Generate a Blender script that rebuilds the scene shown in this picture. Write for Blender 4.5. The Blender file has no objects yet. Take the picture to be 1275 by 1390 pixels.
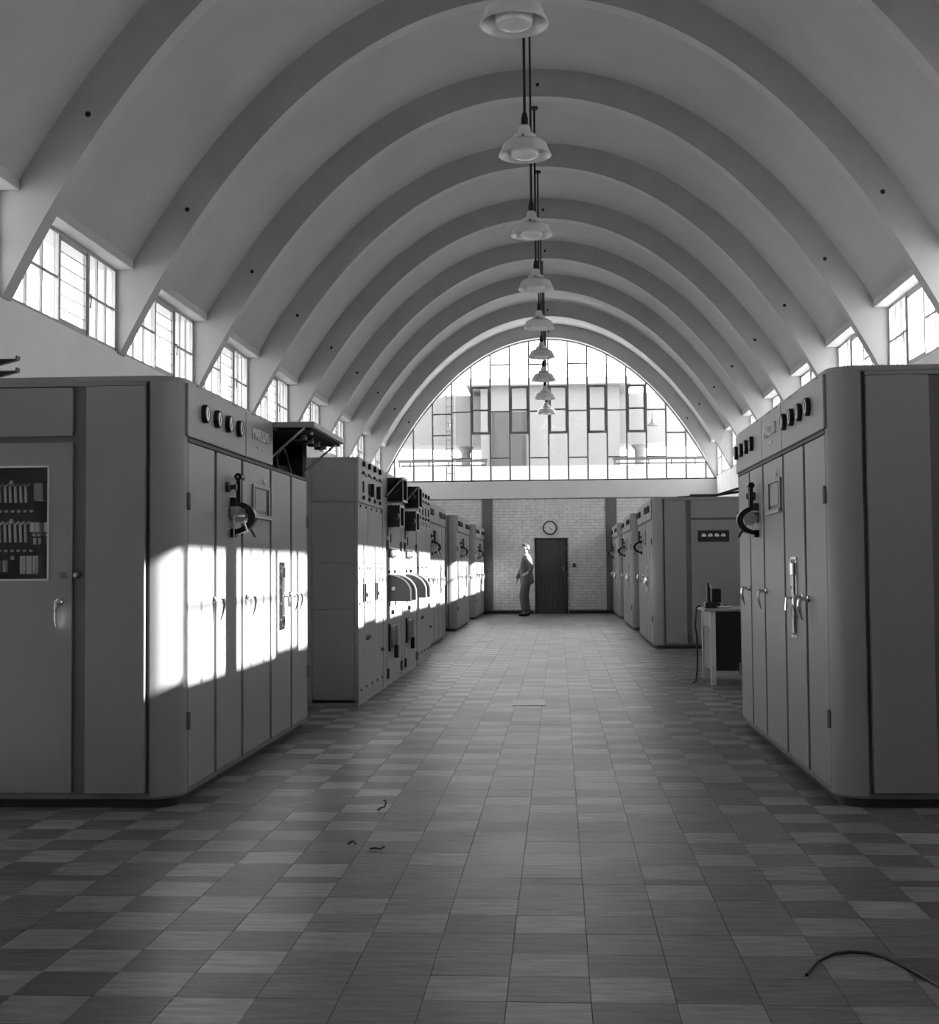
import bpy, math, random
from mathutils import Vector, Matrix

random.seed(7)
SC = bpy.context.scene
COL = SC.collection

# ---------------------------------------------------------------- camera
FPX, PX, PY, EYE = 1850.0, 637.5, 682.0, 1.19
axis_y = Vector(((759 - PX) / FPX, -(769 - PY) / FPX, -1.0)).normalized()
axis_z = Vector((-0.0112, 1.0, 0.0))
axis_z = (axis_z - axis_z.dot(axis_y) * axis_y).normalized()
axis_x = axis_y.cross(axis_z)
cam_rot = Matrix((axis_x, axis_y, axis_z))
cam_data = bpy.data.cameras.new('camera')
cam_data.sensor_fit = 'HORIZONTAL'
cam_data.sensor_width = 36.0
cam_data.lens = 36.0 * FPX / 1275.0
cam_data.shift_x = 0.0
cam_data.shift_y = -(695.0 - PY) / 1275.0
cam_data.clip_end = 400
cam = bpy.data.objects.new('camera', cam_data)
cam.matrix_world = Matrix.Translation((0, 0, EYE)) @ cam_rot.to_4x4()
COL.objects.link(cam)
SC.camera = cam

# ---------------------------------------------------------------- sky, sun, exposure
SKY_STRENGTH, SUN_STRENGTH, EXPOSURE = 5.0, 28.0, 1.15
world = bpy.data.worlds.new('sky')
SC.world = world
world.use_nodes = True
bg = world.node_tree.nodes['Background']
bg.inputs['Color'].default_value = (0.9, 0.9, 0.9, 1)
bg.inputs['Strength'].default_value = SKY_STRENGTH
sun_data = bpy.data.lights.new('sun', 'SUN')
sun_data.energy = SUN_STRENGTH
sun_data.angle = math.radians(0.53)
sun = bpy.data.objects.new('sun', sun_data)
COL.objects.link(sun)
sun.rotation_euler = Vector((-1.0, -0.004, -0.484)).to_track_quat('-Z', 'Y').to_euler()
sun.location = (30, 10, 20)

vs = SC.view_settings
vs.view_transform = 'Standard'
vs.look = 'None'
vs.gamma = 1.0
vs.use_curve_mapping = False
vs.exposure = EXPOSURE
SC.cycles.diffuse_bounces = 8
SC.cycles.max_bounces = 16
SC.cycles.transparent_max_bounces = 16
SC.cycles.use_denoising = True

# ---------------------------------------------------------------- materials
def mat(name, g, rough=0.5, metal=0.0, var=0.06, scale=6.0, bump=0.0, bscale=60.0, spec=0.5, stretch=(1, 1, 1)):
    m = bpy.data.materials.new(name)
    m.use_nodes = True
    nt = m.node_tree
    b = nt.nodes['Principled BSDF']
    b.inputs['Roughness'].default_value = rough
    b.inputs['Metallic'].default_value = metal
    b.inputs['Specular IOR Level'].default_value = spec
    geo = nt.nodes.new('ShaderNodeNewGeometry')
    mp = nt.nodes.new('ShaderNodeMapping')
    mp.inputs['Scale'].default_value = stretch
    nt.links.new(geo.outputs['Position'], mp.inputs['Vector'])
    nz = nt.nodes.new('ShaderNodeTexNoise')
    nz.inputs['Scale'].default_value = scale
    nz.inputs['Detail'].default_value = 4
    nt.links.new(mp.outputs['Vector'], nz.inputs['Vector'])
    rp = nt.nodes.new('ShaderNodeValToRGB')
    lo, hi = g * (1 - var), min(1, g * (1 + var))
    rp.color_ramp.elements[0].position = 0.3
    rp.color_ramp.elements[1].position = 0.7
    rp.color_ramp.elements[0].color = (lo, lo, lo, 1)
    rp.color_ramp.elements[1].color = (hi, hi, hi, 1)
    nt.links.new(nz.outputs['Fac'], rp.inputs['Fac'])
    nt.links.new(rp.outputs['Color'], b.inputs['Base Color'])
    if bump:
        n2 = nt.nodes.new('ShaderNodeTexNoise')
        n2.inputs['Scale'].default_value = bscale
        n2.inputs['Detail'].default_value = 3
        nt.links.new(mp.outputs['Vector'], n2.inputs['Vector'])
        bp = nt.nodes.new('ShaderNodeBump')
        bp.inputs['Strength'].default_value = bump
        bp.inputs['Distance'].default_value = 0.01
        nt.links.new(n2.outputs['Fac'], bp.inputs['Height'])
        nt.links.new(bp.outputs['Normal'], b.inputs['Normal'])
    return m

def glass_mat(name, fac=0.07, tint=0.96):
    m = bpy.data.materials.new(name)
    m.use_nodes = True
    nt = m.node_tree
    nt.nodes.remove(nt.nodes['Principled BSDF'])
    out = nt.nodes['Material Output']
    t = nt.nodes.new('ShaderNodeBsdfTransparent')
    t.inputs['Color'].default_value = (tint, tint, tint, 1)
    g = nt.nodes.new('ShaderNodeBsdfGlossy')
    g.inputs['Roughness'].default_value = 0.02
    mx = nt.nodes.new('ShaderNodeMixShader')
    mx.inputs['Fac'].default_value = fac
    nt.links.new(t.outputs[0], mx.inputs[1])
    nt.links.new(g.outputs[0], mx.inputs[2])
    nt.links.new(mx.outputs[0], out.inputs['Surface'])
    return m

M = {}
M['plaster'] = mat('painted_plaster', 0.42, 0.85, var=0.05, scale=1.5, bump=0.08, bscale=90)
M['wallpaint'] = mat('wall_paint', 0.84, 0.8, var=0.04, scale=2.0, bump=0.06, bscale=80)
M['rearpaint'] = mat('rear_wall_paint', 0.5, 0.8)
M['rib_shade'] = mat('rib_flank_shade', 0.36, 0.85, var=0.05, scale=2.5, bump=0.06, bscale=90)
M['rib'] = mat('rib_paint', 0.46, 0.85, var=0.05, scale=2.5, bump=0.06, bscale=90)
M['beam'] = mat('beam_paint', 0.66, 0.8, var=0.04, scale=2.0)
M['brick'] = mat('painted_brick', 0.72, 0.75, var=0.12, scale=9.0, bump=0.1, bscale=60)
M['mortar'] = mat('mortar', 0.4, 0.9, var=0.1, scale=20)
M['pilaster'] = mat('dark_pilaster_paint', 0.13, 0.6)
M['grey'] = mat('hammered_grey_enamel', 0.23, 0.42, var=0.03, scale=3.0, bump=0.05, bscale=220)
M['grey_end'] = M['grey']
M['seam'] = mat('gap_shade_dark', 0.06, 0.6)
M['plinth'] = mat('black_plinth', 0.02, 0.6)
M['baserail'] = mat('base_rail_and_gap_shade', 0.13, 0.5)
M['rackpaint'] = mat('rack_grey_enamel', 0.26, 0.45, var=0.04, scale=4.0, bump=0.04, bscale=200)
M['rackend'] = mat('rack_end_enamel', 0.24, 0.45, var=0.04, scale=3.0)
M['black'] = mat('black_bakelite', 0.012, 0.3)
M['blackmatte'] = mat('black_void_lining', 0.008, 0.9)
M['darkmetal'] = mat('dark_metal', 0.06, 0.4, metal=0.3)
M['chrome'] = mat('chrome', 0.75, 0.15, metal=1.0, var=0.02)
M['steel'] = mat('brushed_steel', 0.5, 0.3, metal=1.0)
M['badge'] = mat('satin_badge_metal', 0.62, 0.45, metal=0.6)
M['white'] = mat('white_enamel', 0.75, 0.35)
M['cream'] = mat('pale_ceramic', 0.55, 0.5)
M['dial'] = mat('dial_white', 0.7, 0.4)
M['winframe'] = mat('window_steel_paint', 0.42, 0.5)
M['enframe'] = mat('end_window_steel', 0.2, 0.5)
M['casement'] = mat('casement_steel', 0.16, 0.5)
M['glass'] = glass_mat('window_glass', 0.06)
M['sideglass'] = glass_mat('dimming_side_glass', 0.06, 0.86)  # tint added to cut the side light against the end window
M['gauge_glass'] = glass_mat('gauge_glass', 0.025)
M['doorwood'] = mat('dark_door_paint', 0.055, 0.5, var=0.25, scale=8, stretch=(6, 6, .4))
M['doorframe'] = mat('door_frame_black', 0.015, 0.5)
M['skirting'] = mat('black_skirting', 0.012, 0.5)
M['shade'] = mat('lamp_shade_enamel', 0.55, 0.3)
M['opal'] = mat('opal_glass', 0.62, 0.2)
M['rod'] = mat('black_rod', 0.01, 0.5)
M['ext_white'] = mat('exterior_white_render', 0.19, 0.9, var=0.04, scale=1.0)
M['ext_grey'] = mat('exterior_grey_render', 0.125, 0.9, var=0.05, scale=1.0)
M['ext_dark'] = mat('exterior_dark_door', 0.03, 0.7, var=0.2, scale=2, stretch=(5, 5, .3))
M['ext_rail'] = mat('exterior_rail_paint', 0.012, 0.6)
M['ground'] = mat('pale_gravel', 0.45, 0.95, var=0.1, scale=0.7)
M['joint'] = mat('tile_joint', 0.04, 0.7)
M['skin'] = mat('skin', 0.42, 0.5)
M['jacket'] = mat('jacket_wool', 0.12, 0.9, bump=0.1, bscale=300)
M['shirt'] = mat('white_shirt', 0.75, 0.8)
M['trousers'] = mat('trouser_wool', 0.10, 0.9, bump=0.1, bscale=300)
M['shoe'] = mat('black_leather', 0.01, 0.35)
M['hair'] = mat('dark_hair', 0.03, 0.5)
M['paper'] = mat('paper', 0.7, 0.7)

def tile_mat(name, g):
    """vinyl floor tile: base tone with long marbled streaks and fine wear"""
    m = bpy.data.materials.new(name)
    m.use_nodes = True
    nt = m.node_tree
    b = nt.nodes['Principled BSDF']
    b.inputs['Specular IOR Level'].default_value = 0.12
    geo = nt.nodes.new('ShaderNodeNewGeometry')
    mp = nt.nodes.new('ShaderNodeMapping')
    mp.inputs['Scale'].default_value = (2.2, 14.0, 1.0)
    nt.links.new(geo.outputs['Position'], mp.inputs['Vector'])
    nz = nt.nodes.new('ShaderNodeTexNoise')
    nz.inputs['Scale'].default_value = 2.6
    nz.inputs['Detail'].default_value = 5
    nz.inputs['Roughness'].default_value = 0.65
    nt.links.new(mp.outputs['Vector'], nz.inputs['Vector'])
    rp = nt.nodes.new('ShaderNodeValToRGB')
    rp.color_ramp.elements[0].position = 0.25
    rp.color_ramp.elements[1].position = 0.75
    a, c = g * 0.5, g * 1.42
    rp.color_ramp.elements[0].color = (a, a, a, 1)
    rp.color_ramp.elements[1].color = (c, c, c, 1)
    nt.links.new(nz.outputs['Fac'], rp.inputs['Fac'])
    nt.links.new(rp.outputs['Color'], b.inputs['Base Color'])
    n2 = nt.nodes.new('ShaderNodeTexNoise')
    n2.inputs['Scale'].default_value = 1.5
    n2.inputs['Detail'].default_value = 2
    nt.links.new(geo.outputs['Position'], n2.inputs['Vector'])
    mr = nt.nodes.new('ShaderNodeMapRange')
    mr.inputs['From Min'].default_value = 0.3
    mr.inputs['From Max'].default_value = 0.7
    mr.inputs['To Min'].default_value = 0.34
    mr.inputs['To Max'].default_value = 0.40
    nt.links.new(n2.outputs['Fac'], mr.inputs['Value'])
    nt.links.new(mr.outputs['Result'], b.inputs['Roughness'])
    return m

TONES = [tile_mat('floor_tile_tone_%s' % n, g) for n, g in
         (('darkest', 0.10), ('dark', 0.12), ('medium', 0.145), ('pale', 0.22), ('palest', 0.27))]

# ---------------------------------------------------------------- mesh helpers
class MB:
    def __init__(self):
        self.v, self.f = [], []

    def add(self, vs_, fs_):
        o = len(self.v)
        self.v += [tuple(p) for p in vs_]
        self.f += [tuple(i + o for i in f) for f in fs_]
        return self

    def box(self, x0, x1, y0, y1, z0, z1):
        if x0 > x1: x0, x1 = x1, x0
        if y0 > y1: y0, y1 = y1, y0
        if z0 > z1: z0, z1 = z1, z0
        return self.add([(x0, y0, z0), (x1, y0, z0), (x1, y1, z0), (x0, y1, z0),
                         (x0, y0, z1), (x1, y0, z1), (x1, y1, z1), (x0, y1, z1)],
                        [(3, 2, 1, 0), (4, 5, 6, 7), (0, 1, 5, 4), (1, 2, 6, 5), (2, 3, 7, 6), (3, 0, 4, 7)])

    def prism(self, poly, axis, a, b):
        """extrude a 2-D polygon: axis 'z' poly=(x,y); 'y' poly=(x,z); 'x' poly=(y,z)"""
        n = len(poly)
        def p(q, t):
            return {'z': (q[0], q[1], t), 'y': (q[0], t, q[1]), 'x': (t, q[0], q[1])}[axis]
        vs_ = [p(q, a) for q in poly] + [p(q, b) for q in poly]
        fs_ = [tuple(range(n - 1, -1, -1)), tuple(range(n, 2 * n))]
        fs_ += [(i, (i + 1) % n, n + (i + 1) % n, n + i) for i in range(n)]
        return self.add(vs_, fs_)

    def cyl(self, p0, p1, r0, r1=None, n=12):
        r1 = r0 if r1 is None else r1
        p0, p1 = Vector(p0), Vector(p1)
        d = (p1 - p0).normalized()
        a = d.orthogonal().normalized()
        b = d.cross(a)
        ring = [(math.cos(2 * math.pi * i / n), math.sin(2 * math.pi * i / n)) for i in range(n)]
        vs_ = [p0 + (a * c + b * s) * r0 for c, s in ring] + [p1 + (a * c + b * s) * r1 for c, s in ring]
        fs_ = [tuple(range(n - 1, -1, -1)), tuple(range(n, 2 * n))]
        fs_ += [(i, (i + 1) % n, n + (i + 1) % n, n + i) for i in range(n)]
        return self.add(vs_, fs_)

    def tube(self, pts, r, n=8):
        pts = [Vector(p) for p in pts]
        rs = r if isinstance(r, (list, tuple)) else [r] * len(pts)
        vs_, fs_ = [], []
        a = None
        for i, p in enumerate(pts):
            d = (pts[min(i + 1, len(pts) - 1)] - pts[max(i - 1, 0)]).normalized()
            if a is None:
                a = d.orthogonal().normalized()
            else:
                a = (a - a.dot(d) * d).normalized()
            b = d.cross(a)
            for k in range(n):
                t = 2 * math.pi * k / n
                vs_.append(p + (a * math.cos(t) + b * math.sin(t)) * rs[i])
        for i in range(len(pts) - 1):
            for k in range(n):
                fs_.append((i * n + k, i * n + (k + 1) % n, (i + 1) * n + (k + 1) % n, (i + 1) * n + k))
        fs_.append(tuple(range(n - 1, -1, -1)))
        fs_.append(tuple(range((len(pts) - 1) * n, len(pts) * n)))
        return self.add(vs_, fs_)

    def lathe(self, prof, c=(0, 0, 0), n=24, axis='z', sign=1):
        """prof = [(r, h)...] turned about an axis through c"""
        vs_, fs_ = [], []
        for r, h in prof:
            for k in range(n):
                t = 2 * math.pi * k / n
                u, w = r * math.cos(t), r * math.sin(t)
                if axis == 'z': vs_.append((c[0] + u, c[1] + w, c[2] + h * sign))
                elif axis == 'x': vs_.append((c[0] + h * sign, c[1] + u, c[2] + w))
                else: vs_.append((c[0] + u, c[1] + h * sign, c[2] + w))
        for i in range(len(prof) - 1):
            for k in range(n):
                fs_.append((i * n + k, i * n + (k + 1) % n, (i + 1) * n + (k + 1) % n, (i + 1) * n + k))
        fs_.append(tuple(range(n - 1, -1, -1)))
        fs_.append(tuple(range((len(prof) - 1) * n, len(prof) * n)))
        return self.add(vs_, fs_)

    def mesh(self, name, m=None):
        me = bpy.data.meshes.new(name)
        me.from_pydata(self.v, [], self.f)
        import bmesh
        bm = bmesh.new()
        bm.from_mesh(me)
        bmesh.ops.recalc_face_normals(bm, faces=bm.faces)
        bm.to_mesh(me)
        bm.free()
        if m: me.materials.append(m)
        return me

    def build(self, name, m, parent=None, smooth=False, bevel=0.0, loc=None):
        me = self.mesh(name, m)
        o = bpy.data.objects.new(name, me)
        COL.objects.link(o)
        if parent is not None: o.parent = parent
        if loc is not None: o.location = loc
        if smooth:
            me.polygons.foreach_set('use_smooth', [True] * len(me.polygons))
            me.set_sharp_from_angle(angle=math.radians(35))
        if bevel:
            bv = o.modifiers.new('bevel', 'BEVEL')
            bv.width = bevel
            bv.segments = 2
            bv.limit_method = 'ANGLE'
        return o

def tag(o, label=None, cat=None, group=None, kind=None):
    if label: o['label'] = label
    if cat: o['category'] = cat
    if group: o['group'] = group
    if kind: o['kind'] = kind
    return o

def thing(name, label, cat, loc=(0, 0, 0), rz=0.0, group=None, kind=None):
    o = bpy.data.objects.new(name, None)
    o.empty_display_size = 0.1
    COL.objects.link(o)
    o.location = loc
    o.rotation_euler = (0, 0, rz)
    return tag(o, label, cat, group, kind)

def box(name, m, parent, *a, bevel=0.0):
    return MB().box(*a).build(name, m, parent, bevel=bevel)

def inst(src, name, parent=None, loc=None):
    """another object sharing src's mesh"""
    o = src.copy()
    o.name = name
    COL.objects.link(o)
    o.parent = parent
    if loc is not None: o.location = loc
    return o

def rrect(x0, x1, y0, y1, r, n=8):
    pts = []
    for cx_, cy_, a0 in ((x1 - r, y1 - r, 0), (x0 + r, y1 - r, 90), (x0 + r, y0 + r, 180), (x1 - r, y0 + r, 270)):
        for k in range(n + 1):
            t = math.radians(a0 + 90.0 * k / n)
            pts.append((cx_ + r * math.cos(t), cy_ + r * math.sin(t)))
    return pts

# ---------------------------------------------------------------- the hall
XC = -0.26                 # hall centre line
A = 2.95                   # catenary constant of the ribs
ZAP = 7.02                 # underside of the ribs at the crown
SILL, HEAD = 3.44, 4.29
WX = 4.26                  # inner wall face, half width
RIB0, PITCH, RIBT, RIBD = 10.72, 2.975, 0.19, 0.34
KMIN, KMAX, WIN_FIRST = -4, 8, -4
def rib_y(k): return RIB0 + PITCH * k
YEND = rib_y(KMAX) + RIBT + 0.02       # end wall face
YREAR = rib_y(KMIN) - 0.02
def half_at(z): return A * math.acosh(1 + (ZAP - z) / A)
def cat_z(x): return ZAP - A * (math.cosh(x / A) - 1)

def curve(offset, zmin, n=48):
    """right half to left half points of the (offset) catenary above zmin, centred on 0"""
    pts = []
    xm = half_at(2.6)
    for i in range(-n, n + 1):
        x = xm * i / n
        z = cat_z(x)
        s = math.sinh(x / A)
        nx, nz = s / math.sqrt(1 + s * s), 1 / math.sqrt(1 + s * s)
        pts.append((x + nx * offset, z + nz * offset))
    out = []
    for i, p in enumerate(pts):
        if p[1] >= zmin:
            if not out and i > 0:
                q = pts[i - 1]
                t = (zmin - q[1]) / (p[1] - q[1])
                out.append((q[0] + (p[0] - q[0]) * t, zmin))
            out.append(p)
        elif out:
            q = pts[i - 1]
            t = (zmin - q[1]) / (p[1] - q[1])
            out.append((q[0] + (p[0] - q[0]) * t, zmin))
            break
    return out

# vaulted ceiling: shell plus ribs
def strip_band(inner, outer, y0, y1):
    mb = MB()
    n = len(inner)
    vs_ = []
    for y in (y0, y1):
        vs_ += [(XC + x, y, z) for x, z in inner] + [(XC + x, y, z) for x, z in outer]
    fs_ = []
    for i in range(n - 1):
        fs_.append((i, i + 1, n + i + 1, n + i))
        fs_.append((2 * n + i, 2 * n + i + 1, 3 * n + i + 1, 3 * n + i))
        fs_.append((i, i + 1, 2 * n + i + 1, 2 * n + i))
        fs_.append((n + i, n + i + 1, 3 * n + i + 1, 3 * n + i))
    fs_.append((0, n, 3 * n, 2 * n))
    fs_.append((n - 1, 2 * n - 1, 4 * n - 1, 3 * n - 1))
    return mb.add(vs_, fs_)

def resample(pts, n):
    d = [0.0]
    for a, b in zip(pts, pts[1:]):
        d.append(d[-1] + math.dist(a, b))
    out = []
    for k in range(n):
        t = d[-1] * k / (n - 1)
        i = min(max(j for j in range(len(d)) if d[j] <= t + 1e-9), len(pts) - 2)
        w = (t - d[i]) / (d[i + 1] - d[i])
        out.append((pts[i][0] + (pts[i + 1][0] - pts[i][0]) * w, pts[i][1] + (pts[i + 1][1] - pts[i][1]) * w))
    return out

shell_in = resample(curve(RIBD, HEAD + 0.08), 97)
shell_out = resample(curve(RIBD + 0.12, HEAD + 0.08), 97)
ceiling = strip_band(shell_in, shell_out, YREAR - 0.3, YEND + 0.25).build('ceiling', M['plaster'], smooth=True)
tag(ceiling, 'white plastered barrel vault ceiling carried on arched ribs', 'ceiling', kind='structure')

rin = resample(curve(0.0, SILL - 0.02), 97)
rout = resample(curve(RIBD + 0.03, SILL - 0.02), 97)
rout = [(math.copysign(WX + 0.07, x) if z < HEAD + 0.12 else max(-WX - 0.07, min(WX + 0.07, x)), z) for x, z in rout]
rib_src = None
for k in range(KMIN, KMAX + 1):
    if rib_src is None:
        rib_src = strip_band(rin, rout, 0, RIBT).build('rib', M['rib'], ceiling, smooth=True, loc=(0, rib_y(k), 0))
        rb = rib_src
        rib_src.data.materials.append(M['rib_shade'])     # flanks greyer than the soffit: their shade put into the colour
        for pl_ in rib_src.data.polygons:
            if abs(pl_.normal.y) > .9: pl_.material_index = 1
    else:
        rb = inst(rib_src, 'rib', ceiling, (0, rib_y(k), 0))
    # conduit holes, their dark put in as black discs, one at each haunch and one beside the crown
    for hx in (-3.53, 3.53, 0.06):
        hz = cat_z(hx) + 0.16 / (1 / math.sqrt(1 + math.sinh(hx / A) ** 2)) * 0.9
        MB().lathe([(0.0, -0.004), (0.024, -0.004), (0.024, 0.004), (0.0, 0.004)], (XC + hx, 0, hz), 12, 'y').build(
            'conduit_hole_disc', M['blackmatte'], rb)

# side walls with lintel beams
WT = 0.30
walls = {}
for side, s in (('left', -1), ('right', 1)):
    mb = MB()
    xi, xo = XC + s * WX, XC + s * (WX + WT)
    mb.box(xi, xo, YREAR - 0.3, YEND + 0.3, -0.02, SILL)
    mb.box(xi + s * .05, xo, YREAR - 0.3, rib_y(WIN_FIRST) + .05, SILL, HEAD + .05)
    w = mb.build('wall_' + side, M['wallpaint'])
    tag(w, 'white painted side wall below the high windows on the %s' % ('sunlit cabinet side' if s < 0 else 'shaded cabinet side'),
        'wall', kind='structure')
    walls[side] = w
    for k in range(KMIN - 0, KMAX):
        y0, y1 = rib_y(k) + RIBT, rib_y(k + 1)
        box('lintel', M['rib'], w, XC + s * 4.095, xo, y0, y1, HEAD, HEAD + 0.13, bevel=0.006)
    if s < 0:
        box('eaves_slab', M['wallpaint'], w, xo, xo - .75, YREAR - .3, YEND + .3, HEAD + .05, HEAD + .17)
    # masonry between the windows behind each rib
    for k in range(KMIN, KMAX + 1):
        box('pier', M['wallpaint'], w, XC + s * (WX + 0.06), xo, rib_y(k) - 0.02, rib_y(k) + RIBT + 0.02, SILL, HEAD + 0.02)
    sk = box('skirting_board', M['skirting'], w, xi, xi - s * 0.02, YREAR, YEND, 0, 0.1)

# high side windows: two three-column lights either side of a pivot sash
win_no = [1]
def side_window(s, k, detailed=True):
    y0, y1 = rib_y(k) + RIBT + 0.02, rib_y(k + 1) - 0.02
    xg = XC + s * (WX + 0.03)
    n = win_no[0]
    win_no[0] += 1
    w = thing('window_%d' % n, None, None, (xg, y0, SILL), 0)
    tag(w, 'high steel window in the %s wall, bay %d counted from the arched end window' %
        ('sunlit cabinets\'' if s < 0 else 'shaded cabinets\'', KMAX - k), 'window', 'high side windows of the hall', 'structure')
    L, Hh = y1 - y0, HEAD - SILL
    m1, m2 = L * 0.415, L * 0.70
    fr = M['winframe']
    mb = MB()
    mb.box(-.02, .02, 0, .03, 0, Hh).box(-.02, .02, L - .03, L, 0, Hh)
    mb.box(-.02, .02, 0, L, 0, .03).box(-.02, .02, 0, L, Hh - .03, Hh)
    mb.build('frame', fr, w)
    for m_ in (m1, m2):
        box('mullion', fr, w, -.025, .025, m_ - .022, m_ + .022, 0, Hh)
    def light(a, b, cols, rows):
        for i in range(1, cols):
            t = a + (b - a) * i / cols
            box('glazing_bar', fr, w, -.012, .012, t - .013, t + .013, .03, Hh - .03)
        for j in range(1, rows):
            t = Hh * j / rows
            box('glazing_bar', fr, w, -.012, .012, a, b, t - .013, t + .013)
        for i in range(cols):
            for j in range(rows):
                a_, b_ = a + (b - a) * i / cols + .013, a + (b - a) * (i + 1) / cols - .013
                box('pane', M['sideglass'], w, -.003, .003, a_, b_, Hh * j / rows + .01, Hh * (j + 1) / rows - .01)
    light(.03, m1 - .022, 3, 2)
    light(m2 + .022, L - .03, 3, 2)
    # the pivot sash between them, tilted open a little
    a, b = m1 + .025, m2 - .025
    sash = MB()
    e = .035
    sash.box(-.015, .015, a, a + e, .03, Hh - .03).box(-.015, .015, b - e, b, .03, Hh - .03)
    sash.box(-.015, .015, a, b, .03, .03 + e).box(-.015, .015, a, b, Hh - .03 - e, Hh - .03)
    so = sash.build('sash', fr, w)
    box('pane', M['sideglass'], so, -.003, .003, a + e, b - e, .03 + e, Hh - .03 - e)
    for j in range(1, 6 if s < 0 else 1):
        t = .03 + (Hh - .06) * j / 6
        box('sash_bar', fr, so, -.006, .006, a + e, b - e, t - .004, t + .004)
    MB().tube([(-s * .02, b - .01, .42), (-s * .06, b - .01, .42), (-s * .065, b - .03, .34), (-s * .06, b - .03, .28)], .008, 6).build(
        'latch', M['darkmetal'], so, smooth=True)
    return w
for s in (-1, 1):
    for k in range(KMAX - 1, WIN_FIRST - 1, -1):
        side_window(s, k)

# ---------------------------------------------------------------- end wall with the great arched window
YG = YEND + 0.06
wall_end = MB().box(XC - WX - .3, XC + WX + .3, YEND + 0.03, YEND + 0.33, -0.02, 2.93).build('wall_end', M['mortar'])
tag(wall_end, 'pale painted brick end wall under the arched window', 'wall', kind='structure')
bricks = MB()
bh, bl = 0.0758, 0.232
row = 0
z = 0.10
DOOR_X0, DOOR_X1, DOOR_Z = -0.615, 0.215, 1.91
while z + bh < 2.93 + 0.01:
    x = XC - WX - (bl / 2 if row % 2 else 0)
    while x < XC + WX:
        x0, x1 = max(x + .004, XC - WX), min(x + bl - .004, XC + WX)
        zc = z + bh / 2
        ok = x1 - x0 > 0.02 and not (zc < DOOR_Z and x1 > DOOR_X0 and x0 < DOOR_X1)
        if not ok and zc < DOOR_Z and x1 > DOOR_X0 and x0 < DOOR_X1:
            if x0 < DOOR_X0 - .02: x1, ok = DOOR_X0, True
            elif x1 > DOOR_X1 + .02: x0, ok = DOOR_X1, True
        if ok:
            bricks.box(x0, x1, YEND + random.uniform(0, .003), YEND + .03, z + .004, min(z + bh - .004, 2.93))
        x += bl
    z += bh
    row += 1
tag(bricks.build('brickwork', M['brick'], wall_end), 'courses of painted brick', kind='stuff')
box('beam', M['beam'], wall_end, XC - WX - .3, XC + WX + .3, YEND - 0.06, YEND + .33, 2.93, 3.37, bevel=.01)
for x0, x1 in ((-1.945, -1.68), (1.197, 1.475)):
    box('pilaster', M['pilaster'], wall_end, x0, x1, YEND - 0.03, YEND + .03, 0, 2.93)
for x0, x1 in ((XC - WX, DOOR_X0 - .05), (DOOR_X1 + .05, XC + WX)):
    box('skirting_board', M['skirting'], wall_end, x0, x1, YEND - .045, YEND + .03, 0, 0.075)
box('vent_slot', M['blackmatte'], wall_end, 3.32, 3.99, YEND - .10, YEND - .055, 2.85, 2.98)

def arch_window(name, y, label, face):
    """steel grid of panes under the catenary; face=-1 looks towards -Y"""
    w = thing(name, label, 'window', (0, y, 0), kind='structure')
    zs = 3.37
    HW = half_at(zs)
    # curved edge frame and sill
    o_ = resample(curve(0.02, zs), 81)
    i_ = resample(curve(-0.03, zs), 81)
    strip_band(i_, o_, -.03, .03).build('arch_frame', M['enframe'], w)
    box('sill', M['doorframe'], w, XC - HW, XC + HW, -.1, .05, zs, zs + .035)
    sp = 0.496
    xs = [XC + 0.035 + sp * (i - 8) for i in range(17)]
    def top(x): return cat_z(x - XC) - .03
    cols = []
    edges = [XC - HW + .02] + [x for x in xs if abs(x - XC) < HW - .06] + [XC + HW - .02]
    zz = {'hi': 6.38, 'op_top': 5.80, 'op_mid': 5.165, 'op_bot': 4.60, 'mid': 5.165, 'low': 3.97}
    for x in edges[1:-1]:
        box('mullion', M['enframe'], w, x - .021, x + .021, -.03, .03, zs, top(x))
    nb = len(edges) - 1
    for i in range(nb):
        a, b = edges[i], edges[i + 1]
        c = (a + b) / 2
        j = i - nb // 2
        a_, b_ = a + (.021 if i else 0), b - (.021 if i < nb - 1 else 0)
        tmax = max(top(a), top(b))
        if abs(j) % 2 == 0 and abs(j) <= 4:
            bars = [4.60, 5.80]
        elif abs(j) <= 3:
            bars = [3.97, 5.165, 6.38]
        elif abs(j) == 5:
            bars = [3.97, 5.165]
        elif abs(j) == 6:
            bars = [4.57, 5.12]
        else:
            bars = [3.95]
        bars = [q for q in bars if q < min(top(a), top(b)) - .05]
        lim = [zs + .035] + bars + [None]
        for q in bars:
            box('glazing_bar', M['enframe'], w, a_, b_, -.02, .02, q - .019, q + .019)
        for u, v in zip(lim, lim[1:]):
            lo = u + .019
            if v is not None:
                MB().box(a_, b_, -.003, .003, lo, v - .019).build('pane', M['glass'], w)
            else:
                n = 6
                up = [(b_ + (a_ - b_) * t / n, max(lo + .004, top(b_ + (a_ - b_) * t / n))) for t in range(n + 1)]
                MB().prism([(a_, lo), (b_, lo)] + up, 'y', -.003, .003).build('pane', M['glass'], w)
        if abs(j) % 2 == 0 and abs(j) <= 4:
            # pair of stacked opening casements with heavy frames
            mb = MB()
            e = .045
            mb.box(a_, a_ + e, -.05, .02, 4.60, 5.80).box(b_ - e, b_, -.05, .02, 4.60, 5.80)
            for q in (4.60, 5.18, 5.755):
                mb.box(a_ + e, b_ - e, -.05, .02, q, q + e)
            cs = mb.build('casement', M['casement'], w)
            MB().box(c - .03, c + .03, -.07, -.05, 5.765, 5.785).build('stay', M['darkmetal'], cs)
    return w

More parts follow.
